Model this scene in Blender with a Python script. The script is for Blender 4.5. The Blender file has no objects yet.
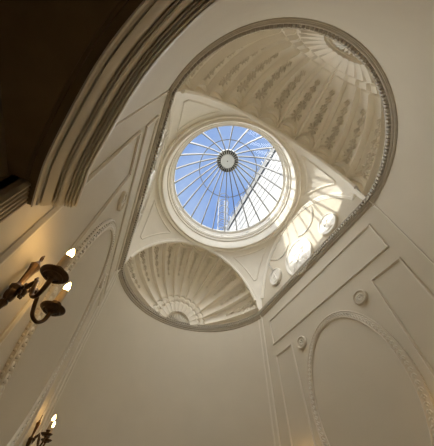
import bpy, math, random
from mathutils import Vector, Matrix
random.seed(7)
PI = math.pi
col = bpy.context.scene.collection
sc = bpy.context.scene

# ------------------------------------------------------------------ dimensions (metres, z = 0 at eye height)
A, B = 2.281, 2.359            # half length / half width of the square bay
DEP = 1.83                     # depth of each apse
RC = (B*B + DEP*DEP)/(2*DEP)   # radius of the apse arc
TH = math.asin(B/RC)
CX = A + DEP - RC              # centre of the apse arc
ZF = -1.6                      # floor
ZC = 5.0                       # underside of the cornice
ZS, RISE = 4.663, 2.898        # springing and rise of the arches
RING = 2.27                    # radius where pendentives meet the ring

# ------------------------------------------------------------------ materials
def mat(name, color, rough=.6, metal=0., spec=.4, noise=0., nscale=8., bump=0., bscale=60., emit=None, es=0.):
    m = bpy.data.materials.new(name); m.use_nodes = True
    nt = m.node_tree; b = nt.nodes['Principled BSDF']
    b.inputs['Base Color'].default_value = (*color, 1)
    b.inputs['Roughness'].default_value = rough
    b.inputs['Metallic'].default_value = metal
    b.inputs['Specular IOR Level'].default_value = spec
    tc = nt.nodes.new('ShaderNodeTexCoord')
    if noise:
        n = nt.nodes.new('ShaderNodeTexNoise'); n.inputs['Scale'].default_value = nscale; n.inputs['Detail'].default_value = 5
        r = nt.nodes.new('ShaderNodeValToRGB')
        r.color_ramp.elements[0].position = .3; r.color_ramp.elements[1].position = .7
        r.color_ramp.elements[0].color = (*[c*(1-noise) for c in color], 1)
        r.color_ramp.elements[1].color = (*[min(1, c*(1+noise)) for c in color], 1)
        nt.links.new(tc.outputs['Object'], n.inputs['Vector']); nt.links.new(n.outputs['Fac'], r.inputs['Fac'])
        nt.links.new(r.outputs['Color'], b.inputs['Base Color'])
    if bump:
        n = nt.nodes.new('ShaderNodeTexNoise'); n.inputs['Scale'].default_value = bscale; n.inputs['Detail'].default_value = 4
        bm_ = nt.nodes.new('ShaderNodeBump'); bm_.inputs['Strength'].default_value = bump; bm_.inputs['Distance'].default_value = .01
        nt.links.new(tc.outputs['Object'], n.inputs['Vector']); nt.links.new(n.outputs['Fac'], bm_.inputs['Height'])
        nt.links.new(bm_.outputs['Normal'], b.inputs['Normal'])
    if emit:
        b.inputs['Emission Color'].default_value = (*emit, 1); b.inputs['Emission Strength'].default_value = es
    return m
M = {}
M['wall'] = mat('cream_wall_paint', (.645, .59, .487), .75, spec=.12, noise=.02, nscale=1.5, bump=.08, bscale=25)
M['plaster'] = mat('cream_plaster', (.91, .86, .755), .8, spec=.1, noise=.03, nscale=3, bump=.08, bscale=30)
M['vault'] = mat('pale_vault_plaster', (.93, .89, .80), .75, spec=.12, noise=.03, nscale=2.5, bump=.1, bscale=14)
M['trim'] = mat('cream_trim_paint', (.74, .685, .59), .6, spec=.2)
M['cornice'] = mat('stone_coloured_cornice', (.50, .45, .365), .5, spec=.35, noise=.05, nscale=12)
M['white'] = mat('white_relief_plaster', (.84, .81, .74), .35, spec=.5)
M['drum'] = mat('grey_white_drum_paint', (.82, .80, .74), .5, spec=.3, noise=.06, nscale=20)
M['hood'] = mat('taupe_hood_paint', (.66, .60, .50), .45, spec=.4)
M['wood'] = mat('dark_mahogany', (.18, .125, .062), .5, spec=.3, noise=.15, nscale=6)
M['wood2'] = mat('brown_mahogany_frame', (.16, .12, .07), .5, spec=.4)
M['husk'] = mat('shade_toned_husk_plaster', (.77, .715, .61), .55, spec=.3)  # garland crevice shade put into the base colour; also darkens the fan ground
M['wood3'] = mat('brown_grained_jamb', (.30, .25, .18), .45, spec=.3, noise=.08, nscale=9)
M['bronze'] = mat('aged_bronze', (.085, .045, .018), .34, metal=.6, noise=.35, nscale=30)
M['candle'] = mat('ivory_candle_sleeve', (.55, .43, .28), .5)
M['bulb'] = mat('lit_flame_bulb', (1, .8, .5), .3, emit=(1., .60, .20), es=60.)
M['bar'] = mat('grey_painted_glazing_bar', (.17, .165, .15), .5)
M['hub'] = mat('off_white_hub', (.66, .65, .58), .5)
M['slot'] = mat('dark_vent_opening', (.05, .045, .035), .8)
M['floor'] = mat('pale_stone_floor', (.36, .31, .245), .5, noise=.06, nscale=2)
M['outwall'] = mat('white_render', (.36, .35, .325), .8, noise=.02, nscale=3)
M['steel'] = mat('galvanised_steel', (.24, .245, .25), .5, metal=.2)
M['steeldark'] = mat('shaded_coping', (.11, .107, .098), .7)  # shade on the coping put into its dark base colour
M['roof'] = mat('grey_lead_roof', (.3, .3, .31), .7)
g = bpy.data.materials.new('clear_glass'); g.use_nodes = True
nt = g.node_tree; nt.nodes.clear()
o_ = nt.nodes.new('ShaderNodeOutputMaterial'); mx = nt.nodes.new('ShaderNodeMixShader')
tr = nt.nodes.new('ShaderNodeBsdfTransparent'); gl = nt.nodes.new('ShaderNodeBsdfGlossy'); lw = nt.nodes.new('ShaderNodeLayerWeight')
lw.inputs['Blend'].default_value = .02; tr.inputs['Color'].default_value = (.95, .97, .97, 1); gl.inputs['Roughness'].default_value = .02
mx.inputs[0].default_value = .03; nt.links.new(tr.outputs[0], mx.inputs[1]); nt.links.new(gl.outputs[0], mx.inputs[2])
nt.links.new(mx.outputs[0], o_.inputs['Surface'])
M['glass'] = g

# ------------------------------------------------------------------ mesh helpers
class MB:
    def __init__(s): s.v = []; s.f = []
    def add(s, vs, fs):
        o = len(s.v); s.v += [tuple(v) for v in vs]; s.f += [tuple(i+o for i in f) for f in fs]; return s
    def box(s, c, h, R=None):
        vs = []
        for x in (-1, 1):
            for y in (-1, 1):
                for z in (-1, 1):
                    q = Vector((x*h[0], y*h[1], z*h[2]))
                    if R is not None: q = R @ q
                    vs.append(Vector(c)+q)
        return s.add(vs, [(0,1,3,2),(4,6,7,5),(0,4,5,1),(2,3,7,6),(0,2,6,4),(1,5,7,3)])
    def grid(s, P, closeu=False, closev=False, flip=False):   # P[i][j]
        n, m = len(P), len(P[0]); vs = [q for r in P for q in r]; fs = []
        for i in range(n if closeu else n-1):
            for j in range(m if closev else m-1):
                q = (i*m+j, ((i+1) % n)*m+j, ((i+1) % n)*m+(j+1) % m, i*m+(j+1) % m)
                fs.append(q[::-1] if flip else q)
        return s.add(vs, fs)
    def sweep(s, path, prof, closed=False, capped=True, sp=None):
        # path: list of (pos, n, u); prof: closed list of (p, h)
        P = []
        for k, (c, n, u) in enumerate(path):
            f = sp[k] if sp else 1.
            P.append([Vector(c)+Vector(n)*p*f+Vector(u)*h for p, h in prof])
        o = len(s.v); s.grid(P, closeu=closed, closev=True)
        if not closed and capped:
            m = len(prof); s.f.append(tuple(o+i for i in range(m))); s.f.append(tuple(o+(len(P)-1)*m+i for i in range(m))[::-1])
        return s
    def tube(s, pts, r, n=8, closed=False):
        pts = [Vector(q) for q in pts]; N = len(pts); P = []; ref = None
        for i in range(N):
            if closed: t = pts[(i+1) % N]-pts[i-1]
            else: t = pts[min(i+1, N-1)]-pts[max(i-1, 0)]
            t.normalize()
            if ref is None:
                ref = Vector((0, 0, 1)) if abs(t.z) < .9 else Vector((1, 0, 0))
            e1 = (ref-t*ref.dot(t)).normalized(); e2 = t.cross(e1); ref = e1
            rr = r[i] if isinstance(r, (list, tuple)) else r
            P.append([pts[i]+(e1*math.cos(2*PI*k/n)+e2*math.sin(2*PI*k/n))*rr for k in range(n)])
        o = len(s.v); s.grid(P, closeu=closed, closev=True)
        if not closed:
            s.f.append(tuple(o+k for k in range(n))[::-1]); s.f.append(tuple(o+(N-1)*n+k for k in range(n)))
        return s
    def lathe(s, prof, n=32, c=(0, 0, 0), a0=0, a1=2*PI, ax=None):
        full = abs(a1-a0-2*PI) < 1e-6; k_ = n if full else n+1; P = []
        for k in range(k_):
            a = a0+(a1-a0)*k/n
            P.append([(c[0]+r*math.cos(a), c[1]+r*math.sin(a), c[2]+z) for r, z in prof])
        return s.grid(P, closeu=full)
    def blob(s, c, ex, ey, ez, n=6, m=4):   # flattened ellipsoid with given half-axis vectors
        c = Vector(c); vs = [c+ez]; fs = []
        for i in range(1, m):
            t = PI*i/m
            for j in range(n):
                a = 2*PI*j/n
                vs.append(c+ez*math.cos(t)+(ex*math.cos(a)+ey*math.sin(a))*math.sin(t))
        vs.append(c-ez); L = len(vs)-1
        for j in range(n):
            fs.append((0, 1+j, 1+(j+1) % n)); fs.append((L, 1+(m-2)*n+(j+1) % n, 1+(m-2)*n+j))
            for i in range(m-2):
                fs.append((1+i*n+j, 1+(i+1)*n+j, 1+(i+1)*n+(j+1) % n, 1+i*n+(j+1) % n))
        return s.add(vs, fs)
    def build(s, name, m, parent=None, smooth=35, fix=True):
        me = bpy.data.meshes.new(name); me.from_pydata(s.v, [], s.f); me.validate()
        if fix:
            import bmesh
            b = bmesh.new(); b.from_mesh(me); bmesh.ops.recalc_face_normals(b, faces=b.faces); b.to_mesh(me); b.free()
        me.materials.append(m)
        if smooth:
            me.polygons.foreach_set('use_smooth', [True]*len(me.polygons)); me.set_sharp_from_angle(angle=math.radians(smooth))
        ob = bpy.data.objects.new(name, me); col.objects.link(ob)
        if parent: ob.parent = parent
        return ob
def tag(o, label=None, cat=None, group=None, kind=None):
    if label: o['label'] = label
    if cat: o['category'] = cat
    if group: o['group'] = group
    if kind: o['kind'] = kind
    return o
def empty(name, loc, label, cat, group=None, rz=0.):
    o = bpy.data.objects.new(name, None); o.location = loc; o.rotation_euler = (0, 0, rz); o.empty_display_size = .1
    col.objects.link(o); return tag(o, label, cat, group)
def copy_tree(o, parent=None):
    c = o.copy(); col.objects.link(c); c.parent = parent
    for ch in list(o.children): copy_tree(ch, c)
    return c
def struct(o): o['kind'] = 'structure'; return o
V = Vector
Z = V((0, 0, 1))

# ------------------------------------------------------------------ plan
def apse(s, t, r=RC):          # s = +1 far, -1 near ; t in [-1, 1] -> y from -B to B
    a = t*TH; return V((s*(CX+r*math.cos(a)), r*math.sin(a), 0))
def wall_from_path(name, pts, z0, z1, th, outs, m):
    mb = MB(); P = []
    for q, n in zip(pts, outs):
        P.append([V((q.x, q.y, z0)), V((q.x, q.y, z1)), V((q.x, q.y, z1))+n*th, V((q.x, q.y, z0))+n*th])
    o = len(mb.v); mb.grid(P, closev=True); m_ = 4
    mb.f.append((0, 1, 2, 3)); k = (len(P)-1)*4; mb.f.append((k+3, k+2, k+1, k))
    return mb.build(name, m, smooth=30)

# ------------------------------------------------------------------ floor, walls
NX, NY = 4.75, 3.05
b = MB(); b.box((0, 0, ZF-.1), (NX, NY, .1)); struct(b.build('floor', M['floor'], smooth=0))
NS = 48
ts = [-1+2*k/NS for k in range(NS+1)]
pts = [apse(1, t) for t in ts]; outs = [V((math.cos(t*TH), math.sin(t*TH), 0)) for t in ts]
struct(wall_from_path('wall_far', pts, ZF, ZC+.2, .14, outs, M['wall']))
# near apse wall with a doorway in its flank beside the left wall
XD0, XD1, ZD = -2.335, -3.50, 1.07
def t_of_x(x):                 # positive-y side of the near apse
    return math.acos((-x-CX)/RC)/TH
tA, tB = t_of_x(XD0), t_of_x(XD1)
def near_part(t0, t1, z0, z1, n):
    L = [t0+(t1-t0)*k/n for k in range(n+1)]
    return [apse(-1, t) for t in L], [V((-math.cos(t*TH), math.sin(t*TH), 0)) for t in L]
mb = MB()
for (t0, t1, z0, z1, n) in ((-1, tB, ZF, ZC+.2, 40), (tB, tA, ZD+.03, ZC+.2, 20), (tA, 1, ZF, ZC+.2, 2)):
    P, O = near_part(t0, t1, z0, z1, n)
    mb.grid([[V((q.x, q.y, z0)), V((q.x, q.y, z1)), V((q.x, q.y, z1))+o*.06, V((q.x, q.y, z0))+o*.06] for q, o in zip(P, O)], closev=True)
struct(mb.build('wall_near', M['wall'], smooth=30))
for s, nm in ((1, 'wall_left'), (-1, 'wall_right')):
    # flat wall with its lunette, following the ellipse of the arch
    P = [(-A, ZF), (-A, ZC)]; n = 40
    mb = MB(); T = .14
    rows = []
    for k in range(n+1):
        x = -A+2*A*k/n
        zt = ZS+RISE*math.sqrt(max(0, 1-(x/A)**2)); zt = max(zt, ZC+.05)
        rows.append([V((x, s*B, ZF)), V((x, s*B, zt)), V((x, s*(B+T), zt)), V((x, s*(B+T), ZF))])
    mb.grid(rows, closev=True); mb.f += [(0, 1, 2, 3), (4*n+3, 4*n+2, 4*n+1, 4*n)]
    struct(mb.build(nm, M['wall'], smooth=30))

# outer masonry and roof slab around the vaults, so daylight enters by the skylight only
mb = MB()
mb.box((NX, 0, 3.35), (.12, NY, 4.95)); mb.box((-NX, 0, 3.35), (.12, NY, 4.95))
mb.box((0, NY+.1, 3.35), (NX, .12, 4.95)); mb.box((0, -NY-.1, 3.35), (NX, .12, 4.95))
struct(mb.build('wall_outer', M['outwall'], smooth=0))
mb = MB(); P = []; n = 64
for k in range(n):
    a = 2*PI*k/n; c, s_ = math.cos(a), math.sin(a)
    f = min(NX/max(abs(c), 1e-6), NY/max(abs(s_), 1e-6))
    P.append([V((2.06*c, 2.06*s_, 8.22)), V((f*c, f*s_, 8.22)), V((f*c, f*s_, 8.34)), V((2.06*c, 2.06*s_, 8.34))])
mb.grid(P, closeu=True, closev=True); struct(mb.build('roof', M['roof'], smooth=0))

# baseboards
BP = [(0, 0), (.025, 0), (.025, .2), (.012, .24), (0, .26)]
for s, nm in ((1, 'baseboard_left'), (-1, 'baseboard_right')):
    mb = MB(); mb.sweep([(V((-A, s*B, ZF)), V((0, -s, 0)), Z), (V((A, s*B, ZF)), V((0, -s, 0)), Z)], BP); struct(mb.build(nm, M['trim'], smooth=0))
mb = MB(); mb.sweep([(V((q.x, q.y, ZF)), -o, Z) for q, o in zip(pts, outs)], BP); struct(mb.build('baseboard_far', M['trim']))

# ------------------------------------------------------------------ pendentives (ceiling)
KZ = RISE/A; RS = math.hypot(A, B)
def pend_z(x, y): return ZS+KZ*math.sqrt(max(0, RS*RS*.998-x*x-y*y))*1.0
def arch_z_side(x): return ZS+RISE*math.sqrt(max(0, 1-(x/A)**2))
def arch_z_end(y): return ZS+RISE*math.sqrt(max(0, 1-(y/B)**2))
def pend(x, y):                # blend of the two arch curves: exact on both, dome like between
    r2 = x*x+y*y
    return ZS+KZ*math.sqrt(max(0, A*A+B*B-r2))*(RISE/(KZ*A)) if False else ZS+RISE*math.sqrt(max(0, 1+1-(x/A)**2-(y/B)**2))
ang = []
nq = 24
for q in range(4):
    ac = [math.atan2(B, A), PI-math.atan2(B, A), PI+math.atan2(B, A), 2*PI-math.atan2(B, A)]
breaks = [0, ac[0], PI/2, ac[1], PI, ac[2], 1.5*PI, ac[3], 2*PI]
for k in range(8):
    for i in range(nq): ang.append(breaks[k]+(breaks[k+1]-breaks[k])*i/nq)
mb = MB(); P = []; m = 16
for a in ang:
    c, s_ = math.cos(a), math.sin(a); f = min(A/max(abs(c), 1e-9), B/max(abs(s_), 1e-9)); r0 = min(RING, f-.001)
    P.append([V(((r0+(f-r0)*j/m)*c, (r0+(f-r0)*j/m)*s_, pend((r0+(f-r0)*j/m)*c, (r0+(f-r0)*j/m)*s_))) for j in range(m+1)])
mb.grid(P, closeu=True)
ceil = struct(mb.build('ceiling', M['vault'], smooth=50, fix=False))

# raised triangular mouldings on the four pendentives
def pend_n(x, y):
    e = 1e-3; dx = (pend(x+e, y)-pend(x-e, y))/(2*e); dy = (pend(x, y+e)-pend(x, y-e))/(2*e)
    n = V((dx, dy, -1)).normalized(); return n
TP = [(0, -.028), (.010, -.028), (.016, -.014), (.026, -.008), (.026, .008), (.016, .014), (.010, .028), (0, .028)]
tri = []
for (sx, sy) in ((1, 1), (1, -1), (-1, 1), (-1, -1)):
    # inset from both arches and from the ring
    ins, rr = .20, RING+.17
    xm, ym = A-ins, B-ins
    path2 = []
    # corner near ring along x arch (x = xm side)
    y0 = math.sqrt(max(0, rr*rr-xm*xm)); x0 = math.sqrt(max(0, rr*rr-ym*ym))
    for k in range(14): path2.append((xm, y0+(ym-y0)*k/14*.93))
    ex, ey = xm, y0+(ym-y0)*.93
    fx, fy = x0+(xm-x0)*.93, ym
    for k in range(4): path2.append((ex+(fx-ex)*k/4, ey+(fy-ey)*k/4))
    for k in range(14): path2.append((fx+(x0-fx)*k/14, ym))
    a0, a1 = math.atan2(ym, x0), math.atan2(y0, xm)
    for k in range(16): path2.append((rr*math.cos(a0+(a1-a0)*k/16), rr*math.sin(a0+(a1-a0)*k/16)))
    pp = [V((sx*x, sy*y, pend(sx*x, sy*y))) for x, y in path2]
    path = []
    L = len(pp)
    for k in range(L):
        t = (pp[(k+1) % L]-pp[k-1]).normalized(); n = pend_n(pp[k].x, pp[k].y); path.append((pp[k], n, t.cross(n).normalized()))
    mb = MB(); mb.sweep(path, TP, closed=True)
    tri.append(mb.build('trim_%d' % (len(tri)+1), M['vault'], smooth=40)); struct(tri[-1])

# ------------------------------------------------------------------ arch mouldings
AP = [(-.02, -.16), (.018, -.155), (.018, -.10), (.045, -.085), (.055, -.03), (.045, 0), (.03, .03), (-.02, .035)]
def arch_path(fn, nrm):
    n = 56; pts_ = [fn(PI*k/n) for k in range(n+1)]; out = []
    for k in range(n+1):
        t = (pts_[min(k+1, n)]-pts_[max(0, k-1)]).normalized(); u = t.cross(nrm).normalized()
        if u.z < 0 and abs(u.z) > .02: u = -u
        out.append((pts_[k], nrm, u))
    return out
def lim(a): return .115*PI+(PI-.23*PI)*a/PI
k_ = 5
for s in (1, -1):
    nr = V((0, -s, 0))
    p_ = arch_path(lambda a: V((A*math.cos(lim(a)), s*B, ZS+RISE*math.sin(lim(a)))), nr)
    p_ = [(c, n, (V((c.x, 0, (c.z-ZS)*(A/RISE)**2))).normalized()) for c, n, u in p_]
    mb = MB(); mb.sweep(p_, [(-.02, -.13), (.02, -.125), (.02, -.09), (.035, -.085), (.035, -.05), (.05, -.04), (.05, .015), (-.02, .02)]); struct(mb.build('trim_%d' % k_, M['vault'], smooth=40)); k_ += 1
for s in (1, -1):
    nr = V((-s, 0, 0))
    p_ = arch_path(lambda a: V((s*A, B*math.cos(lim(a)), ZS+RISE*math.sin(lim(a)))), nr)
    p_ = [(c, n, (V((0, c.y, (c.z-ZS)*(B/RISE)**2))).normalized()) for c, n, u in p_]
    mb = MB(); mb.sweep(p_, [(-.05, -.055), (.0, -.06), (.012, -.045), (.03, -.03), (.03, .03), (.05, .04), (.05, .075), (.02, .085), (-.05, .09)]); struct(mb.build('trim_%d' % k_, M['vault'], smooth=40)); k_ += 1

# ------------------------------------------------------------------ dentil cornice round the whole room
PR = [(-.05, 0), (.018, 0), (.022, .014), (.034, .018), (.034, .040), (.026, .044), (.026, .052), (.052, .066), (.060, .092), (.060, .104), (.045, .108), (.045, .184),
      (.100, .190), (.106, .215), (-.05, .215)]
plan = []                      # (pos, inward normal with mitre scale)
def add(q, n): plan.append((V((q.x, q.y, ZC)), n))
def seg(pn): 
    for q, n in pn: add(q, n)
far = [(apse(1, t), -V((math.cos(t*TH), math.sin(t*TH), 0))) for t in ts]
near = [(apse(-1, t), -V((-math.cos(t*TH), math.sin(t*TH), 0))) for t in ts]
# loop: far apse (y - to +), left wall (x + to -), near apse (y + to -), right wall (x - to +)
loop = []
def mit(n1, n2):
    m_ = (n1+n2).normalized(); return m_/m_.dot(n1)
L_, R_ = V((0, -1, 0)), V((0, 1, 0))
for k, (q, n) in enumerate(far): loop.append((q, mit(n, R_) if k == 0 else mit(n, L_) if k == NS else n))
for k, (q, n) in enumerate(near[::-1]): loop.append((q, mit(n, L_) if k == 0 else mit(n, R_) if k == NS else n))
cor = empty('dentil_cornice', (0, 0, ZC), 'carved stone-coloured cornice with dentils running round the room under the vaults', 'cornice')
def rel(o): return V(o)-V((0, 0, ZC))
def corpart(name, i0, i1, wrap=False):
    idx = list(range(i0, i1+1)); pa = [(V((loop[i % len(loop)][0].x, loop[i % len(loop)][0].y, 0)), loop[i % len(loop)][1], Z) for i in idx]
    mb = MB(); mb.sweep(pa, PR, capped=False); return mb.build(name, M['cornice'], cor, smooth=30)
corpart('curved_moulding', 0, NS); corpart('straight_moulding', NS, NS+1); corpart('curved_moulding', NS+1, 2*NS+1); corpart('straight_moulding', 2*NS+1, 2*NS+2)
def dentils(path):             # path of (pos, inward n)
    mb = MB(); acc = 0; step = .072
    for (q0, n0), (q1, n1) in zip(path[:-1], path[1:]):
        d = q1-q0; Ls = d.length; t = acc
        while t < Ls:
            f = t/Ls; n = (n0*(1-f)+n1*f).normalized(); c = q0+d*f
            tt = V((-n.y, n.x, 0)); R = Matrix((n, tt, Z)).transposed()
            mb.box(V((c.x, c.y, 0))+n*.072+Z*.146, (.028, .020, .038), R); t += step
        acc = t-Ls
    return mb
for path in (far, near):
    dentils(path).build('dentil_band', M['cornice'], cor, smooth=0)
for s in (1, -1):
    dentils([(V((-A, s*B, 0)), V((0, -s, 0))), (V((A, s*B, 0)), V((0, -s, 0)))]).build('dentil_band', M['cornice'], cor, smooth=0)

# corner beads
for nm, (sx, sy) in enumerate(((1, 1), (1, -1), (-1, -1), (-1, 1))):
    z0 = ZF+.0; r = .026 if sx > 0 else .014
    mb = MB(); mb.tube([(sx*(A+.004), sy*(B-.004), z0), (sx*(A+.004), sy*(B-.004), ZC)], r, 10); struct(mb.build('trim_%d' % k_, M['trim'])); k_ += 1
for sy in (1, -1):             # narrow fillet beside the two far corner beads
    q = apse(1, sy*.955); n = -V((math.cos(.955*TH), sy*math.sin(.955*TH), 0)); tt = V((-n.y, n.x, 0)); R = Matrix((n, tt, Z)).transposed()
    mb = MB(); mb.box((q.x, q.y, (ZF+ZC)/2), (.012, .02, (ZC-ZF)/2), R); struct(mb.build('trim_%d' % k_, M['trim'])); k_ += 1

# ------------------------------------------------------------------ shell half domes
NF = 13
def seg_x(yp):
    yp = max(-1, min(1, yp)); return (math.sqrt(max(0, RC*RC-(B*yp)**2))-(RC-DEP))/DEP
OZ = .125
OV = V((math.sqrt(1-OZ*OZ), 0, OZ))
def slerp(T, th):              # walk th radians from OV towards T
    d = max(-1, min(1, OV.dot(T))); w = (T-OV*d)
    if w.length < 1e-6: return OV.copy()
    w.normalize(); return OV*math.cos(th)+w*math.sin(th)
def thmax(T): return math.acos(max(-1, min(1, OV.dot(T))))
def surf(s, q, h=0.):
    rho = math.sqrt(max(1e-9, 1-min(1, q.z*q.z))); p = V((s*(A+DEP*rho*seg_x(q.y/rho)), B*q.y, ZS+RISE*q.z))
    if q.x <= 1e-6: p.x = s*A
    if h:
        n = V((s*(A-.5), 0, ZS+.6))-p; n.normalize(); p += n*h
    if p.z < ZC+.16:           # the shell stops behind the cornice
        p.z = ZC+.16; f_ = (math.hypot(abs(p.x)-CX, p.y)) if abs(p.x) > CX else 0
        if f_ > 1e-6 and f_ > RC-.35:
            k2 = (RC-.005)/f_; p.x = s*(CX+(abs(p.x)-CX)*k2); p.y *= k2
    return p
def smooth(x, e): return max(0., min(1., .5+x/(2*e)))
def shell(s, label):
    e_ = empty('shell_half_dome', (s*(A+DEP), 0, ZC+.2), label, 'half dome')
    org = V(e_.location)
    nv = NF*20; US = [.36*i/100 for i in range(100)]+[.36+.48*i/50 for i in range(50)]+[.84+.16*i/90 for i in range(91)]; nu = len(US)-1
    th_f = .20 if s > 0 else .19
    r1, r2 = (.30, .375) if s > 0 else (.355, .465)
    rows = []
    def height(th, tm, s_, k):
        u = th/tm; arc = math.sqrt(max(0, 4*s_*(1-s_)))
        h = 0
        fl = max(0, min(1, (th-th_f-.04)/.45))
        dep = .10*fl+.014
        h -= dep*arc**1.3
        h += .045*smooth(r1+.034*arc-th, .006)+.045*smooth(r2+.040*arc-th, .006)
        ra = 1-.14*arc*(1 if s < 0 else .7); rb = 1-.075*arc*(1 if s < 0 else .7)
        h += .05*smooth(u-ra, .005)+.045*smooth(u-rb, .005)+.045*math.exp(-((u-ra)/.009)**2)+.045*math.exp(-((u-rb)/.008)**2)-.06*math.exp(-((u-ra+.022)/.010)**2)-.06*math.exp(-((u-rb+.020)/.009)**2)
        h -= .045*(math.exp(-((th-r1-.034*arc-.022)/.012)**2)+math.exp(-((th-r2-.040*arc-.022)/.012)**2))
        edge = min(s_, 1-s_)
        h = h*smooth(.975-u, .018)-.03*(1-smooth(.975-u, .018)); fl *= smooth(.96-u, .03)
        h += (.045*smooth(.045-edge, .015)-.04*math.exp(-((edge-.09)/.03)**2))*fl
        return h
    T_ = []
    for j in range(nv+1):
        v = PI*j/nv; T_.append(V((0, math.cos(v), math.sin(v))))
    mb = MB()
    for i in range(nu+1):
        r = []
        for j in range(nv+1):
            T = T_[j]; tm = thmax(T); th = th_f+(tm-th_f)*US[i]
            kk = j/20.; fr = kk-math.floor(kk)
            r.append(surf(s, slerp(T, th), height(th, tm, fr, 0))-org)
        rows.append(r)
    rows.insert(0, [surf(s, slerp(T, th_f), -.04)-org for T in T_]); rows.append([surf(s, slerp(T, thmax(T)), -.04)-org for T in T_])
    mb.grid(rows, flip=(s < 0)); mb.build('fluted_shell', M['plaster'], e_, smooth=60, fix=False)
    # fan at the foot
    mb = MB(); rows = []; npet = 17; nvf = npet*10; nuf = 14
    for i in range(nuf+1):
        r = []
        for j in range(nvf+1):
            v = PI*j/nvf; T = V((0, math.cos(v), math.sin(v))); u = i/nuf; th = .001+(th_f-.001)*u
            fr = (j/10.) % 1.; pet = math.sin(PI*fr)
            h = -.01+.012*smooth(.12-u, .03)
            r.append(surf(s, slerp(T, th), h)-org)
        rows.append(r)
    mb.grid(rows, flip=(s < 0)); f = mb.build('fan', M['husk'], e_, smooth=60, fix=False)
    NPT = 13 if s < 0 else 17
    for j in range(NPT):
        T = V((0, math.cos(PI*(j+.5)/NPT), math.sin(PI*(j+.5)/NPT))); P_ = [surf(s, slerp(T, th_f*q), .012)-org for q in (.30, .62, .90)]
        d = (P_[2]-P_[0]); n = ((V((s*(A-.5), 0, ZS+.6)))-(P_[1]+org)).normalized(); w_ = n.cross(d.normalized())
        mb = MB(); mb.blob((P_[0]+P_[2])/2, d*.5, w_*(th_f*.62*2.6*PI/NPT*(.40 if s < 0 else .30)), n*.05, 10, 5)
        pt_ = mb.build('petal', M['white'], f, smooth=70); pt_['label'] = 'white fan petal'
    mb = MB(); mb.tube([surf(s, slerp(V((0, math.cos(PI*j/60), math.sin(PI*j/60))), th_f), .02)-org for j in range(61)], .016, 8)
    mb.build('fan_border', M['vault'], e_)
    # husk garlands, one in every flute
    cl = ((.79, .155), (.70, .115), (.62, .10), (.55, .078), (.49, .062)) if s < 0 else ((.82, .14), (.735, .10), (.66, .09), (.59, .07), (.53, .055))
    for k in range(NF):
        v = PI*(k+.5)/NF; T = V((0, math.cos(v), math.sin(v))); tm = thmax(T); mb = MB()
        def base(u, off):
            vv = v+off; T2 = V((0, math.cos(vv), math.sin(vv))); th = u*thmax(T2)
            fr = (vv/PI*NF) % 1; return surf(s, slerp(T2, th), height(th, thmax(T2), fr, 0)+.004)-org
        for u, rad in cl:
            c = base(u, 0); du = .01/max(1e-4, (base(u+.01, 0)-c).length); dv = .01/max(1e-4, (base(u, .01)-c).length)
            e1 = (base(u+.01, 0)-c).normalized(); e2 = (base(u, .01)-c).normalized(); n = e1.cross(e2).normalized()
            if (V((s*(A-.5), 0, ZS+.6))-(c+org)).dot(n) < 0: n = -n
            e2 = n.cross(e1) if n.cross(e1).dot(e2) > 0 else -n.cross(e1)
            def at(a_, b_): return base(min(.97, u+a_*du), b_*dv)
            mb.blob(c+n*.03, e1*rad*.85, e2*rad*.11, n*.045)
            mb.blob(c+n*.04, e1*rad*.22, e2*rad*.22, n*.05)
            nl = 8 if rad > .08 else 6
            for q in range(nl):
                an = 2*PI*(q+.5)/nl; ca, sa = math.cos(an), math.sin(an)*.85; dr = e1*ca+e2*sa; pr = n.cross(dr).normalized()
                mb.blob(at(ca*rad*.80, sa*rad*.80)+n*.025, dr*rad*.33, pr*rad*.17, n*.04, 6, 4)
                if rad > .1: mb.blob(at(ca*rad*.42, sa*rad*.42)+n*.025, dr*rad*.17, pr*rad*.09, n*.035, 5, 3)
        for (u0, u1) in ((cl[i_+1][0], cl[i_][0]) for i_ in range(4)):
            um = (u0+u1)/2; c = base(um, 0); e1 = (base(um+.01, 0)-c).normalized(); e2 = (base(um, .01)-c).normalized(); n = e1.cross(e2).normalized()
            if (V((s*(A-.5), 0, ZS+.6))-(c+org)).dot(n) < 0: n = -n
            mb.blob(c+n*.012, e1*.06, e2*.012, n*.02, 5, 3)
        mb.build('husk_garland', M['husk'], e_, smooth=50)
    return e_
shell(1, 'smaller fluted shell half dome over the far apse, lower in the picture')
shell(-1, 'large fluted shell half dome over the near apse at upper right')

# ------------------------------------------------------------------ ring and drum of the skylight
mb = MB()
prof = [(2.34, 7.66), (2.31, 7.52), (2.275, 7.50), (2.25, 7.53), (2.235, 7.60), (2.20, 7.60), (2.18, 7.575), (2.155, 7.575), (2.14, 7.61),
        (2.12, 7.68), (2.10, 7.78), (2.085, 7.86), (2.08, 7.90), (2.045, 7.90), (2.03, 7.93), (2.02, 7.99), (1.99, 7.99), (1.985, 8.03), (1.965, 8.04), (1.965, 8.28), (1.945, 8.30),
        (1.925, 8.31), (1.925, 8.36), (2.1, 8.36)]
mb.lathe(prof, 96); struct(mb.build('trim_%d' % k_, M['vault'], smooth=25, fix=False)); k_ += 1
drum = empty('drum_frieze', (0, 0, 8.05), 'pale ornamented band round the foot of the glass dome', 'frieze')
mb = MB()
n = 150
for k in range(n):
    a = 2*PI*k/n; c, s_ = math.cos(a), math.sin(a); ri = V((-c, -s_, 0)); ta = V((-s_, c, 0))
    mb.blob(V((1.965*c, 1.965*s_, .03)), ta*.025, Z*.02, ri*.012, 6, 3)
    mb.blob(V((1.965*c, 1.965*s_, .20)), ta*.020, Z*.016, ri*.010, 6, 3)
mb.build('bead_row', M['drum'], drum)
mb = MB()
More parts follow.
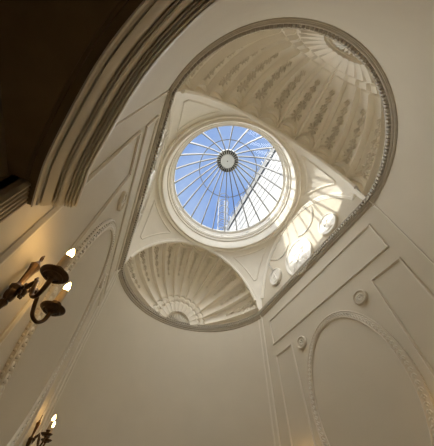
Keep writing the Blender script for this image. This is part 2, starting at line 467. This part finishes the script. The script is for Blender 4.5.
for k in range(48):
    a = 2*PI*k/48
    for q in range(9):
        aa = a+2*PI/48*q/9; hh = .15-.06*math.sin(PI*q/9); mb.blob(V((1.962*math.cos(aa), 1.962*math.sin(aa), hh)), V((-math.sin(aa), math.cos(aa), 0))*.014, Z*.012, V((-math.cos(aa), -math.sin(aa), 0))*.012, 5, 3)
mb.build('swag_row', M['drum'], drum)
for k in range(12):
    a = 2*PI*(k+.35)/12; mb = MB(); c = V((1.955*math.cos(a), 1.955*math.sin(a), .12)); ri = V((-math.cos(a), -math.sin(a), 0)); ta = V((-math.sin(a), math.cos(a), 0))
    mb.blob(c, ta*.05, Z*.05, ri*.02, 10, 4)
    for q in range(8):
        an = 2*PI*q/8; mb.blob(c+(ta*math.cos(an)+Z*math.sin(an))*.045+ri*.008, ta*.017, Z*.017, ri*.015, 6, 3)
    mb.build('rosette', M['drum'], drum)
mb = MB()
for k in range(230):
    a = 2*PI*k/230; mb.blob(V((2.19*math.cos(a), 2.19*math.sin(a), 7.585-8.05)), V((-math.sin(a), math.cos(a), 0))*.022, V((math.cos(a), math.sin(a), 0))*.016, Z*.016, 5, 3)
mb.build('lower_bead_row', M['vault'], drum)

# ------------------------------------------------------------------ glass dome
NB = 24
HB, HT = 8.36, 11.05
def dome_pt(f, a, off=0):      # profile from the curb (1.92, 8.36) through (1.16, 10.1) to the hub (.40, 11.05)
    P0, P1, P2 = V((1.92+off, 8.36)), V((1.18+off, 9.98)), V((.40, 11.05+off))
    q = P0*(1-f)**2+P1*2*f*(1-f)+P2*f*f
    return V((q.x*math.cos(a), q.x*math.sin(a), q.y-HB))
sky = empty('skylight', (0, 0, HB), 'round glass dome skylight of radiating bars with blue sky above', 'skylight')
mb = MB(); P = []
for k in range(NB*2):
    a = 2*PI*k/(NB*2); P.append([dome_pt(i/14, a, .015) for i in range(15)])
mb.grid(P, closeu=True); mb.build('glass', M['glass'], sky, smooth=60)
for k in range(NB):
    a = 2*PI*(k+.5)/NB; mb = MB(); pa = []
    for i in range(19):
        c = dome_pt(i/18, a); t = (dome_pt(i/18+.01, a)-dome_pt(i/18-.01, a)).normalized(); ta = V((-math.sin(a), math.cos(a), 0)); n = ta.cross(t).normalized()
        pa.append((c, ta, n))
    mb.sweep(pa, [(-.019, -.035), (.019, -.035), (.019, .02), (-.019, .02)]); mb.build('glazing_bar', M['bar'], sky, smooth=30)
f_r = .52
mb = MB(); mb.tube([dome_pt(f_r, 2*PI*k/72)+V((0, 0, -.02)) for k in range(72)], .016, 8, closed=True); mb.build('tie_ring', M['bar'], sky)
mb = MB(); mb.lathe([(1.90, -.03), (1.95, -.03), (1.95, .05), (1.90, .05), (1.90, -.03)], 96); mb.build('curb', M['drum'], sky)
hb = MB(); zh = dome_pt(1, 0).z
hb.lathe([(0, zh-.045), (.03, zh-.05), (.04, zh-.03), (.10, zh-.03), (.27, zh-.04), (.29, zh-.06), (.30, zh-.045), (.44, zh-.05), (.455, zh-.075), (.475, zh-.07), (.48, zh+.03), (0, zh+.05)], 64)
hub = hb.build('hub', M['hub'], sky, smooth=30); hub['label'] = 'off white round hub at the top of the dome'
mb = MB()
for k in range(26):
    a = 2*PI*k/26; R = Matrix.Rotation(a, 3, 'Z'); mb.box(V((.385*math.cos(a), .385*math.sin(a), zh-.056)), (.075, .024, .02), R)
mb.build('vent_slots', M['slot'], hub, smooth=0)
mb = MB(); mb.lathe([(0, zh-.08), (.02, zh-.075), (.028, zh-.06), (.02, zh-.045)], 12); mb.build('centre_boss', M['slot'], hub)

# ------------------------------------------------------------------ wall mouldings
FPR = [(0, -.022), (.010, -.022), (.014, -.012), (.026, -.006), (.026, .008), (.016, .016), (.008, .022), (0, .022)]
def frame(s, x0, x1, z0, z1, label, group):
    y = s*B; mb = MB(); n = V((0, -s, 0)); c = V(((x0+x1)/2, y-s*.001, (z0+z1)/2))
    pa = []
    for x, z in ((x0, z0), (x1, z0), (x1, z1), (x0, z1)):
        u = V((1 if x > c.x else -1, 0, 1 if z > c.z else -1)); pa.append((V((x, c.y, z))-c, n, u))
    mb.sweep(pa, FPR, closed=True); o = mb.build('panel_moulding', M['trim'], smooth=30); o.location = c
    return tag(o, label, 'moulding', group)
XN0, XN1, XF0, XF1 = -1.97, -1.356, 1.206, 1.872
for s, side in ((1, 'left'), (-1, 'right')):
    frame(s, -1.948, 1.90, 3.825, 4.61, 'long rectangular panel moulding under the cornice on the %s wall' % side, 'panel mouldings')
    frame(s, XN0, XN1, -.7, 3.443, 'tall panel moulding on the %s wall nearest the doorway end' % side, 'panel mouldings')
    frame(s, XF0, XF1, -.7, 3.443, 'tall narrow panel moulding on the %s wall beside the far apse' % side, 'panel mouldings')

# oval leaf frames
OC = (-.075, 1.80); OA, OB = 1.05, 1.55
def oval_frame(s, label):
    e_ = empty('oval_leaf_frame', (OC[0], s*B, OC[1]), label, 'wall frame'); n = V((0, -s, 0)); N = 120
    def pt(a, d=0):
        c = V((OA*math.cos(a), 0, OB*math.sin(a))); u = V((math.cos(a)/OA, 0, math.sin(a)/OB)).normalized(); return c+u*d, u
    def band(prof):
        mb = MB(); pa = []
        for k in range(N):
            c, u = pt(2*PI*k/N); pa.append((c, n, u))
        mb.sweep(pa, prof, closed=True); return mb
    band([(0, -.075), (.022, -.072), (.028, -.06), (.018, -.048), (.014, -.045), (.014, .05), (.022, .055), (.030, .066), (.022, .078), (0, .08)]).build('oval_band', M['trim'], e_, smooth=40)
    mb = MB(); K = 104
    for k in range(K):
        a = 2*PI*k/K; c, u = pt(a); c2, _ = pt(a+.02); t = (c2-c).normalized()
        sg = 1 if math.sin(a) > -2 else 1
        for sd in (1, -1):
            d = (t*.85+u*sd*.6).normalized(); pr = d.cross(n).normalized()
            mb.blob(c+u*sd*.022+n*.02, d*.032, pr*.012, n*.016, 6, 3)
        mb.blob(c+t*.03+n*.024, t*.018, u*.012, n*.018, 6, 3)
    mb.build('leaf_garland', M['white'], e_, smooth=60)
    mb = MB()
    for k in range(180):
        c, u = pt(2*PI*k/180, .083); mb.blob(c+n*.008, n*.014, u*.010, n.cross(u)*.013, 5, 3)
    mb.build('outer_beading', M['trim'], e_, smooth=60)
    return e_
oval_frame(1, 'tall oval wall frame of carved leaves on the left wall')
oval_frame(-1, 'tall oval wall frame of carved leaves on the right wall')

# round rosettes
def rosette(loc, s, label):
    e_ = empty('wall_rosette', loc, label, 'rosette', 'round plaster rosettes above the oval frames'); n = V((0, -s, 0)); X = V((1, 0, 0))
    def ring(prof, m_, name):
        mb = MB(); pa = [(V((0, 0, 0)), n, V((math.cos(2*PI*k/40), 0, math.sin(2*PI*k/40)))) for k in range(40)]
        P = [[c+nn*h+u*r for r, h in prof] for c, nn, u in pa]; mb.grid(P, closeu=True); return mb.build(name, m_, e_, smooth=35)
    ring([(0, .02), (.10, .02), (.115, .022), (.125, .045), (.145, .045), (.155, .03), (.155, 0)], M['trim'], 'disc')
    mb = MB()
    for k in range(12):
        a = 2*PI*k/12; d = X*math.cos(a)+Z*math.sin(a); p = d.cross(n); mb.blob(d*.062+n*.024, d*.034, p*.014, n*.02, 6, 3)
    mb.blob(n*.03, X*.028, Z*.028, n*.025, 10, 5)
    for k in range(28):
        a = 2*PI*k/28; d = X*math.cos(a)+Z*math.sin(a); mb.blob(d*.135+n*.045, d*.010, n.cross(d)*.011, n*.010, 5, 3)
    mb.build('flower', M['white'], e_, smooth=60)
for s, side in ((1, 'left'), (-1, 'right')):
    for x, w in ((-.99, 'near the doorway end'), (.84, 'beside the far tall panel')):
        rosette((x, s*B, 3.30), s, 'round plaster flower rosette on the %s wall %s' % (side, w))

# ------------------------------------------------------------------ lunette medallions and swags
def medallion(loc, s, R, label, figs):
    loc = (loc[0], loc[1]-s*.003, loc[2])
    e_ = empty('plaster_medallion', loc, label, 'medallion'); n = V((0, -s, 0)); X = V((1, 0, 0))
    rx = R*.90
    def ringp(k, N=56): a = 2*PI*k/N; return V((math.cos(a)*.90, 0, math.sin(a)*1.04))
    mb = MB(); mb.grid([[ringp(k)*r+n*h for r, h in ((0, .045), (R*.86, .045))] for k in range(56)], closeu=True); mb.build('plaque', M['white'], e_)
    mb = MB(); mb.grid([[ringp(k)*r+n*h for r, h in ((R*.84, .043), (R*.86, .058), (R*.90, .058), (R*.92, .072), (R*.98, .070), (R, .05), (R, 0))] for k in range(56)], closeu=True); mb.build('rim', M['white'], e_, smooth=35)
    for (x, z, h, lean) in figs:                       # little standing relief figures
        mb = MB(); h *= R; c = V((x*R, 0, z*R))+n*.05; up = V((math.sin(lean), 0, math.cos(lean))); sd = up.cross(n)
        mb.blob(c+up*h*.45, sd*h*.07, up*h*.085, n*.018, 8, 5)
        mb.blob(c+up*h*.2, sd*h*.11, up*h*.2, n*.024, 8, 5)
        mb.blob(c-up*h*.18, sd*h*.15, up*h*.26, n*.022, 8, 5)
        mb.blob(c-up*h*.42+sd*h*.06, sd*h*.05, up*h*.14, n*.016, 6, 4)
        mb.blob(c-up*h*.42-sd*h*.08, sd*h*.05, up*h*.14, n*.016, 6, 4)
        ar = (sd*.8+up*.5).normalized(); mb.blob(c+up*h*.25+ar*h*.2, ar*h*.16, ar.cross(n)*h*.04, n*.014, 6, 4)
        ar = (-sd*.8-up*.2).normalized(); mb.blob(c+up*h*.2+ar*h*.18, ar*h*.15, ar.cross(n)*h*.04, n*.014, 6, 4)
        mb.build('relief_figure', M['white'], e_, smooth=60)
    mb = MB(); mb.blob(V((0, 0, -.62*R))+n*.05, X*R*.42, Z*R*.05, n*.015, 10, 4); mb.build('ground_line', M['white'], e_, smooth=60)
def swag(s, P, label):
    y = s*B; n = V((0, -s, 0)); P = [V((x, y, z)) for x, z in P]; e_ = empty('plaster_swag', P[0], label, 'swag')
    pts_ = []
    for k in range(len(P)-1):
        p0 = P[max(0, k-1)]; p1 = P[k]; p2 = P[k+1]; p3 = P[min(len(P)-1, k+2)]
        for i in range(10):
            t = i/10; pts_.append(.5*((2*p1)+(-p0+p2)*t+(2*p0-5*p1+4*p2-p3)*t*t+(-p0+3*p1-3*p2+p3)*t**3)-P[0])
    pts_.append(P[-1]-P[0])
    mb = MB(); mb.tube([q+n*.012 for q in pts_], .010, 6); mb.build('cord', M['white'], e_)
    mb = MB()
    for i in range(0, len(pts_)-1):
        t = (pts_[i+1]-pts_[i]).normalized(); p = t.cross(n)
        for sd in (1, -1):
            d = (t*.7+p*sd*.7).normalized(); mb.blob(pts_[i]+p*sd*.016+n*.016, d*.026, d.cross(n)*.010, n*.014, 5, 3)
        mb.blob(pts_[i]+n*.022, t*.014, p*.014, n*.014, 5, 3)
    mb.build('husk_leaves', M['white'], e_, smooth=60)
F1 = [(-.3, -.08, .95, .1), (.32, -.05, 1.0, -.15), (.02, -.3, .6, .3)]
F2 = [(0, -.08, 1.15, .15)]
for s, side in ((-1, 'right'), (1, 'left')):
    medallion((.05, s*B, 5.70), s, .63, 'largest round medallion with relief figures at the centre of the %s lunette' % side, F1)
    medallion((-1.20, s*B, 5.72), s, .335, 'small round medallion on the %s lunette nearer the large half dome' % side, F2)
    medallion((1.18, s*B, 5.92), s, .31, 'small oval medallion on the %s lunette nearer the far apse' % side, F2)
    swag(s, [(-1.02, 7.02), (-1.0, 6.75), (-.80, 6.42), (-.45, 6.33), (-.2, 6.48)], 'husk swag on the %s lunette between large medallion and near small medallion' % side)
    swag(s, [(1.30, 6.95), (1.08, 6.68), (.80, 6.48), (.5, 6.46), (.28, 6.62)], 'husk swag on the %s lunette between large medallion and far small medallion' % side)
    swag(s, [(1.40, 6.80), (1.34, 6.55), (1.22, 6.28)], 'short straight husk drop over the far small medallion on the %s lunette' % side)
    swag(s, [(-1.13, 6.95), (-1.17, 6.5), (-1.2, 6.12)], 'short straight husk drop over the near small medallion on the %s lunette' % side)

# ------------------------------------------------------------------ doorway in the near apse flank
WP = [(-2.2, 2.357), (-2.35, 2.325), (-2.5, 2.285), (-2.75, 2.195), (-2.94, 2.115), (-3.09, 2.035), (-3.25, 1.935), (-3.40, 1.82), (-3.55, 1.68)]
def cr(P, n=6):
    out = []
    for k in range(len(P)-1):
        p0 = V((*P[max(0, k-1)], 0)); p1 = V((*P[k], 0)); p2 = V((*P[k+1], 0)); p3 = V((*P[min(len(P)-1, k+2)], 0))
        for i in range(n):
            t = i/n; out.append(.5*((2*p1)+(-p0+p2)*t+(2*p0-5*p1+4*p2-p3)*t*t+(-p0+3*p1-3*p2+p3)*t**3))
    out.append(V((*P[-1], 0))); return out
hp = cr(WP)
HPR = [(.044, .03), (.044, -.008), (.052, -.008), (.053, .016), (.062, .018), (.063, .045), (.070, .045), (.071, .022), (.084, .034), (.098, .058), (.099, .085), (.106, .085), (.107, .066), (.112, .066), (.113, .088), (.119, .088),
       (.120, .072), (.128, .078), (.136, .104), (.137, .128), (.144, .128), (.145, .108), (.150, .108), (.151, .134), (.157, .134), (.158, .115), (.163, .115), (.164, .140), (.170, .140), (.171, .122), (.176, .122), (.177, .148), (.184, .150), (.185, .140), (.190, .150), (.19, .172), (.044, .19)]
LPR = [(-.10, .004), (0, .004), (0, -.002), (.005, -.003), (.007, .004), (.046, .004), (.046, .10), (-.10, .10)]
hood = empty('door_hood', (-2.8, 2.16, ZD), 'curved taupe moulded cornice over the dark doorway, upper left of the picture', 'door cornice')
mb = MB(); pa = []; sp = []
L = len(hp)
for k in range(L):
    t = (hp[min(k+1, L-1)]-hp[max(k-1, 0)]).normalized(); n = V((-t.y, t.x, 0))
    if k == 0: n = V((0, -1, 0))
    if n.y > 0 or n.dot(V((-2.4, 0, 0))-hp[k]) < 0: n = -n
    n = V((n.x, n.y, 0))
    w = min(1, k/(L*.75)); w = w*w*(3-2*w); pa.append((hp[k]-V((-2.8, 2.16, 0)), n, Z)); sp.append(1-.30*w)
mb.sweep(pa, HPR, sp=sp); mb.build('moulding', M['hood'], hood, smooth=25)
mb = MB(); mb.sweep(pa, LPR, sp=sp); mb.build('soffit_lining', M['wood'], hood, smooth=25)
# dark lining of the deep head, door leaf and frame
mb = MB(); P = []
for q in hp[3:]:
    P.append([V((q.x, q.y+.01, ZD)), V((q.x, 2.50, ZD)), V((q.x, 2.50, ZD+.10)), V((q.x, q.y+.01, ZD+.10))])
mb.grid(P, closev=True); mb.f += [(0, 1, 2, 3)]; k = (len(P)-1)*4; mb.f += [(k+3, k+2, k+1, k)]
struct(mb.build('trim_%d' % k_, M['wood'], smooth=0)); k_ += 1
mb = MB(); mb.box(((XD0+XD1)/2-.02, 2.465, (ZF+ZD)/2), ((XD0-XD1)/2+.04, .03, (ZD-ZF)/2)); d = struct(mb.build('door_1', M['wood'], smooth=0))
mb = MB()
for (x0, x1) in ((XD1+.14, (XD0+XD1)/2-.05), ((XD0+XD1)/2+.05, XD0-.14)):
    for (z0, z1) in ((ZF+.2, ZF+1.0), (ZF+1.15, ZD-.2)):
        pa = [(V((x, 2.435, z)), V((0, -1, 0)), V((1 if x == x1 else -1, 0, 1 if z == z1 else -1))) for x, z in ((x0, z0), (x1, z0), (x1, z1), (x0, z1))]
        mb.sweep(pa, [(0, -.02), (.012, -.015), (.018, 0), (.012, .015), (0, .02)], closed=True)
mb.build('door_panel', M['wood2'], d, smooth=30)
mb = MB(); mb.tube([(XD1+.09, 2.435, ZF+1.02), (XD1+.09, 2.40, ZF+1.02)], .012, 8); mb.blob(V((XD1+.09, 2.375, ZF+1.02)), V((.03, 0, 0)), V((0, .025, 0)), V((0, 0, .03)), 12, 8); mb.build('door_handle', M['bronze'], d)
mb = MB(); mb.box(((XD0+XD1)/2, 2.42, ZD-.03), ((XD0-XD1)/2, .018, .03)); mb.box((XD1+.03, 2.42, (ZF+ZD)/2), (.03, .018, (ZD-ZF)/2)); struct(mb.build('trim_%d' % k_, M['wood2'], smooth=0)); k_ += 1
# reeded jamb architrave on the reveal corner
mb = MB(); x = -2.205
jp = [(0, -.06)]
N_ = 5
for k in range(N_):
    w = .13/N_; a0 = -.0+k*w
    jp += [(a0+.003, .006), (a0+w*.25, .018), (a0+w*.6, .018), (a0+w*.85, .006)]
jp += [(.13, .0), (.13, -.06)]
mb.grid([[V((x-p, B-.012-h-(p*.16), zz)) for p, h in jp] for zz in (ZF, ZD)], closev=True); mb.f.append(tuple(range(len(jp), 2*len(jp))))
struct(mb.build('trim_%d' % k_, M['wood3'], smooth=20)); k_ += 1
# return wall of the reveal on the far side and behind the wall
mb = MB(); mb.box((XD0+.03, 2.41, (ZF+ZD)/2), (.03, .06, (ZD-ZF)/2)); mb.box((XD1-.03, 2.05, (ZF+ZD)/2), (.03, .45, (ZD-ZF)/2)); struct(mb.build('wall_reveal', M['wood'], smooth=0))

# ------------------------------------------------------------------ candle sconces
def make_sconce():
    e_ = empty('wall_sconce', (0, 0, 0), 'x', 'sconce', 'bronze candle wall sconces')
    # local: y- is away from wall, z=0 at the hub
    def rl(prof, y, n=20, sx=1., sy=.7):
        return [[V((r*math.cos(2*PI*k/n)*sx, y+r*math.sin(2*PI*k/n)*sy, z)) for r, z in prof] for k in range(n)]
    mb = MB()
    mb.grid(rl([(.001, -.16), (.008, -.15), (.010, -.13), (.018, -.10), (.030, -.075), (.022, -.062), (.034, -.05), (.040, -.02), (.036, .0), (.044, .012), (.044, .03), (.030, .042), (.022, .055),
                (.020, .07), (.024, .12), (.031, .175), (.040, .20), (.042, .212), (.030, .222), (.020, .24), (.010, .252), (.008, .262)], -.035, 8), closeu=True)
    mb.build('backplate', M['bronze'], e_, smooth=30)
    mb = MB(); mb.tube([(math.sin(a)*.014, -.035, .282+math.cos(a)*.018) for a in [2*PI*k/14 for k in range(14)]], .005, 6, closed=True); mb.blob(V((0, -.035, .305)), V((.006, 0, 0)), V((0, .006, 0)), V((0, 0, .01)), 8, 5); mb.build('finial', M['bronze'], e_)
    mb = MB()
    for a in range(8):
        an = 2*PI*a/8; mb.blob(V((.036*math.cos(an), -.075, .02+.036*math.sin(an))), V((.014, 0, 0)), V((0, .008, 0)), V((0, 0, .014)), 8, 4)
    mb.blob(V((0, -.078, .02)), V((.03, 0, 0)), V((0, .018, 0)), V((0, 0, .03)), 12, 6); mb.build('boss', M['bronze'], e_, smooth=60)
    for sd in (-1, 1):
        K = [(.01*sd, -.07, .02), (.03*sd, -.10, .065), (.065*sd, -.125, .06), (.085*sd, -.14, .0), (.095*sd, -.16, -.055), (.125*sd, -.19, -.07), (.155*sd, -.208, -.035), (.165*sd, -.212, .01), (.165*sd, -.212, .045)]
        pts_ = []
        for k in range(len(K)-1):
            p0 = V(K[max(0, k-1)]); p1 = V(K[k]); p2 = V(K[k+1]); p3 = V(K[min(len(K)-1, k+2)])
            for i in range(6):
                t = i/6; pts_.append(.5*((2*p1)+(-p0+p2)*t+(2*p0-5*p1+4*p2-p3)*t*t+(-p0+3*p1-3*p2+p3)*t**3))
        pts_.append(V(K[-1])); n = len(pts_)
        mb = MB(); mb.tube(pts_, [.0145-.004*math.sin(PI*i/(n-1)) for i in range(n)], 10)
        q = V(K[1]); mb.tube([q+V((0, 0, .0)), q+V((.012*sd, -.01, .022)), q+V((.03*sd, -.015, .024)), q+V((.034*sd, -.012, .006))], [.008, .007, .006, .008], 8)
        arm = mb.build('arm', M['bronze'], e_, smooth=60)
        c = V(K[-1])+V((0, 0, -.0))
        mb = MB(); mb.lathe([(0, -.02), (.012, -.018), (.022, -.008), (.034, .0), (.036, -.006), (.050, -.004), (.052, .004), (.064, .008), (.074, .018), (.074, .024), (.060, .018), (.045, .012), (.028, .016), (.022, .03), (.020, .042), (.030, .055), (.030, .064), (.018, .068), (0, .068)], 28, c)
        pan = mb.build('drip_pan', M['bronze'], e_, smooth=35)
        mb = MB(); mb.lathe([(0, .06), (.024, .055), (.022, .160), (.022, .168), (.019, .174), (.012, .176), (0, .176)], 20, c); can = mb.build('candle', M['candle'], pan, smooth=35); can['label'] = 'ivory candle sleeve'
        mb = MB(); mb.lathe([(0, .174), (.010, .175), (.0165, .188), (.0185, .202), (.0155, .218), (.010, .234), (.004, .248), (0, .254)], 16, c); bu = mb.build('flame_bulb', M['bulb'], pan, smooth=80); bu['label'] = 'lit flame shaped bulb'
    return e_
s0 = make_sconce()
spots = [(-1.715, 1, .905, 'nearest lit two candle bronze sconce on the left wall beside the doorway'),
         (1.60, 1, .905, 'far lit two candle bronze sconce on the left wall, bottom left corner'),
         (1.56, -1, .905, 'lit bronze sconce on the right wall beside the far apse'),
         (-1.62, -1, .905, 'lit bronze sconce on the right wall towards the near apse')]
for i, (x, s, z, lab) in enumerate(spots):
    o = s0 if i == 0 else copy_tree(s0)
    o.location = (x, s*(B-.002), z-.005); o.rotation_euler = (0, 0, 0 if s > 0 else PI); o['label'] = lab

# ------------------------------------------------------------------ outside above the skylight
YW, ZW = -3.35, 16.6
mb = MB(); mb.box((3, YW-.15, (8.3+ZW)/2), (10, .15, (ZW-8.3)/2))
ow = empty('light_well_wall', (3, YW, 8.3), 'white sunlit rendered wall rising beyond the skylight glass', 'wall')
mb = MB(); mb.box((0, -.15, (ZW-8.3)/2), (10, .15, (ZW-8.3)/2)); mb.build('rendered_wall', M['outwall'], ow, smooth=0)
mb = MB()
for z in (5.2, 6.0, 6.8, 7.6): mb.box((0, .012, z), (10, .012, .03))
mb.build('string_course', M['outwall'], ow, smooth=0)
mb = MB(); mb.box((0, -.02, ZW-8.3+.35), (10, .12, .38)); mb.build('coping', M['steeldark'], ow, smooth=0)
rl = empty('roof_railing', (3, YW-.05, ZW+.66), 'thin pale metal railing along the top of the white wall', 'railing')
for k in range(17):
    x = -8+k*1.0; mb = MB(); mb.tube([(x, 0, .1), (x, 0, 1.15)], .03, 6); mb.tube([(x, 0, .5), (x+.25, .28, .12)], .02, 6); mb.build('post', M['steel'], rl)
for z in (.65, 1.12):
    mb = MB(); mb.tube([(-9, 0, z), (9, 0, z)], .028, 6); mb.build('rail', M['steel'], rl)
ld = empty('caged_ladder', (4.7, -1.95, 8.34), 'pale metal ladder with safety hoops standing outside the glass against the sky', 'ladder')
for y in (-.24, .24):
    mb = MB(); mb.tube([(0, y, 0), (0, y, 9.4)], .035, 6); mb.build('stile', M['steel'], ld)
mb = MB()
for k in range(31): mb.tube([(0, -.24, .2+k*.3), (0, .24, .2+k*.3)], .018, 6)
mb.build('rung', M['steel'], ld)
for k in range(8):
    mb = MB(); mb.tube([(0, -.24, 2.4+k*.95), (-.25, -.38, 2.4+k*.95), (-.6, -.3, 2.4+k*.95), (-.74, 0, 2.4+k*.95), (-.6, .3, 2.4+k*.95), (-.25, .38, 2.4+k*.95), (0, .24, 2.4+k*.95)], .025, 6); mb.build('safety_hoop', M['steel'], ld)
for y, x in ((-.36, -.3), (.36, -.3), (0, -.74)):
    mb = MB(); mb.tube([(x, y, 2.4), (x, y, 9.05)], .02, 6); mb.build('cage_strip', M['steel'], ld)

pl = empty('sun_patch_blocker', (4.6, 5.6, 8.34), 'added unseen block beside the skylight that trims the sun patch', 'light blocker')  # added block out of view, placed to trim the sun patch on the lunette
mb = MB(); mb.box((0, 0, 2.6), (3.3, .9, 2.6)); mb.build('walls', M['outwall'], pl, smooth=0)
mb = MB(); mb.box((0, 0, 5.26), (3.45, 1.05, .06)); mb.build('blocker_cap', M['roof'], pl, smooth=0)

# ------------------------------------------------------------------ sky and sun
w = bpy.data.worlds.new('World'); sc.world = w; w.use_nodes = True; nt = w.node_tree; nt.nodes.clear()
out = nt.nodes.new('ShaderNodeOutputWorld'); bg = nt.nodes.new('ShaderNodeBackground')
tc = nt.nodes.new('ShaderNodeTexCoord'); n = nt.nodes.new('ShaderNodeTexNoise'); n.inputs['Scale'].default_value = 3.2; n.inputs['Detail'].default_value = 6
r = nt.nodes.new('ShaderNodeValToRGB'); r.color_ramp.elements[0].position = .42; r.color_ramp.elements[1].position = .72
r.color_ramp.elements[0].color = (.245, .40, .80, 1); r.color_ramp.elements[1].color = (.55, .68, .90, 1)
nt.links.new(tc.outputs['Generated'], n.inputs['Vector']); nt.links.new(n.outputs['Fac'], r.inputs['Fac']); nt.links.new(r.outputs['Color'], bg.inputs['Color'])
nt.links.new(bg.outputs[0], out.inputs['Surface']); bg.inputs['Strength'].default_value = 1.

def sun(name, d, energy, color, angle):
    l = bpy.data.lights.new(name, 'SUN'); l.energy = energy; l.color = color; l.angle = math.radians(angle)
    o = bpy.data.objects.new(name, l); col.objects.link(o); o.rotation_euler = V(d).to_track_quat('-Z', 'Y').to_euler(); o.location = (0, 8, 14); return o
sun('sun', (-.10, -1, -.68), 4.2, (1, .95, .86), .6)
sun('soft_sky_fill', (.02, .0, -1), 18., (1, .975, .92), 120)  # added wide fill lamp that brightens the interior, standing in for skylight daylight

# ------------------------------------------------------------------ camera
Mr = [[-0.4282091527810883, -0.9033317209131153, 0.025074358748575137], [0.6866768916921371, -0.3432946635047668, -0.6407992044511087], [0.5874621416657652, -0.25717810171415956, 0.7672989352971721]]
def rotv(r):
    th = math.sqrt(sum(c*c for c in r)); return Matrix.Rotation(th, 3, V(r)/th)
R3 = rotv((.70036, -.13523, .43132)); B3 = Matrix(((0, -1, 0), (1, 0, 0), (0, 0, 1)))
Mw = R3 @ B3                    # rows: image right, image down, forward
cam = bpy.data.cameras.new('camera'); co = bpy.data.objects.new('camera', cam); col.objects.link(co); sc.camera = co
rt, dn, fw = V(Mw[0]), V(Mw[1]), V(Mw[2])
Rm = Matrix((rt, -dn, -fw)).transposed()
co.matrix_world = Matrix.Translation((-3.108, 1.710, 0)) @ Rm.to_4x4()
F = 244.27
cam.sensor_fit = 'HORIZONTAL'; cam.sensor_width = 36; cam.lens = F/434*36
cam.shift_y = (263.28-223)/434; cam.clip_start = .02; cam.clip_end = 300

sc.view_settings.view_transform = 'Standard'; sc.view_settings.look = 'None'; sc.view_settings.gamma = 1
sc.view_settings.use_curve_mapping = False
sc.view_settings.exposure = 0.
try:
    sc.cycles.use_denoising = True; sc.cycles.max_bounces = 16; sc.cycles.diffuse_bounces = 10; sc.cycles.transparent_max_bounces = 16; sc.cycles.sample_clamp_indirect = 6
except Exception: pass
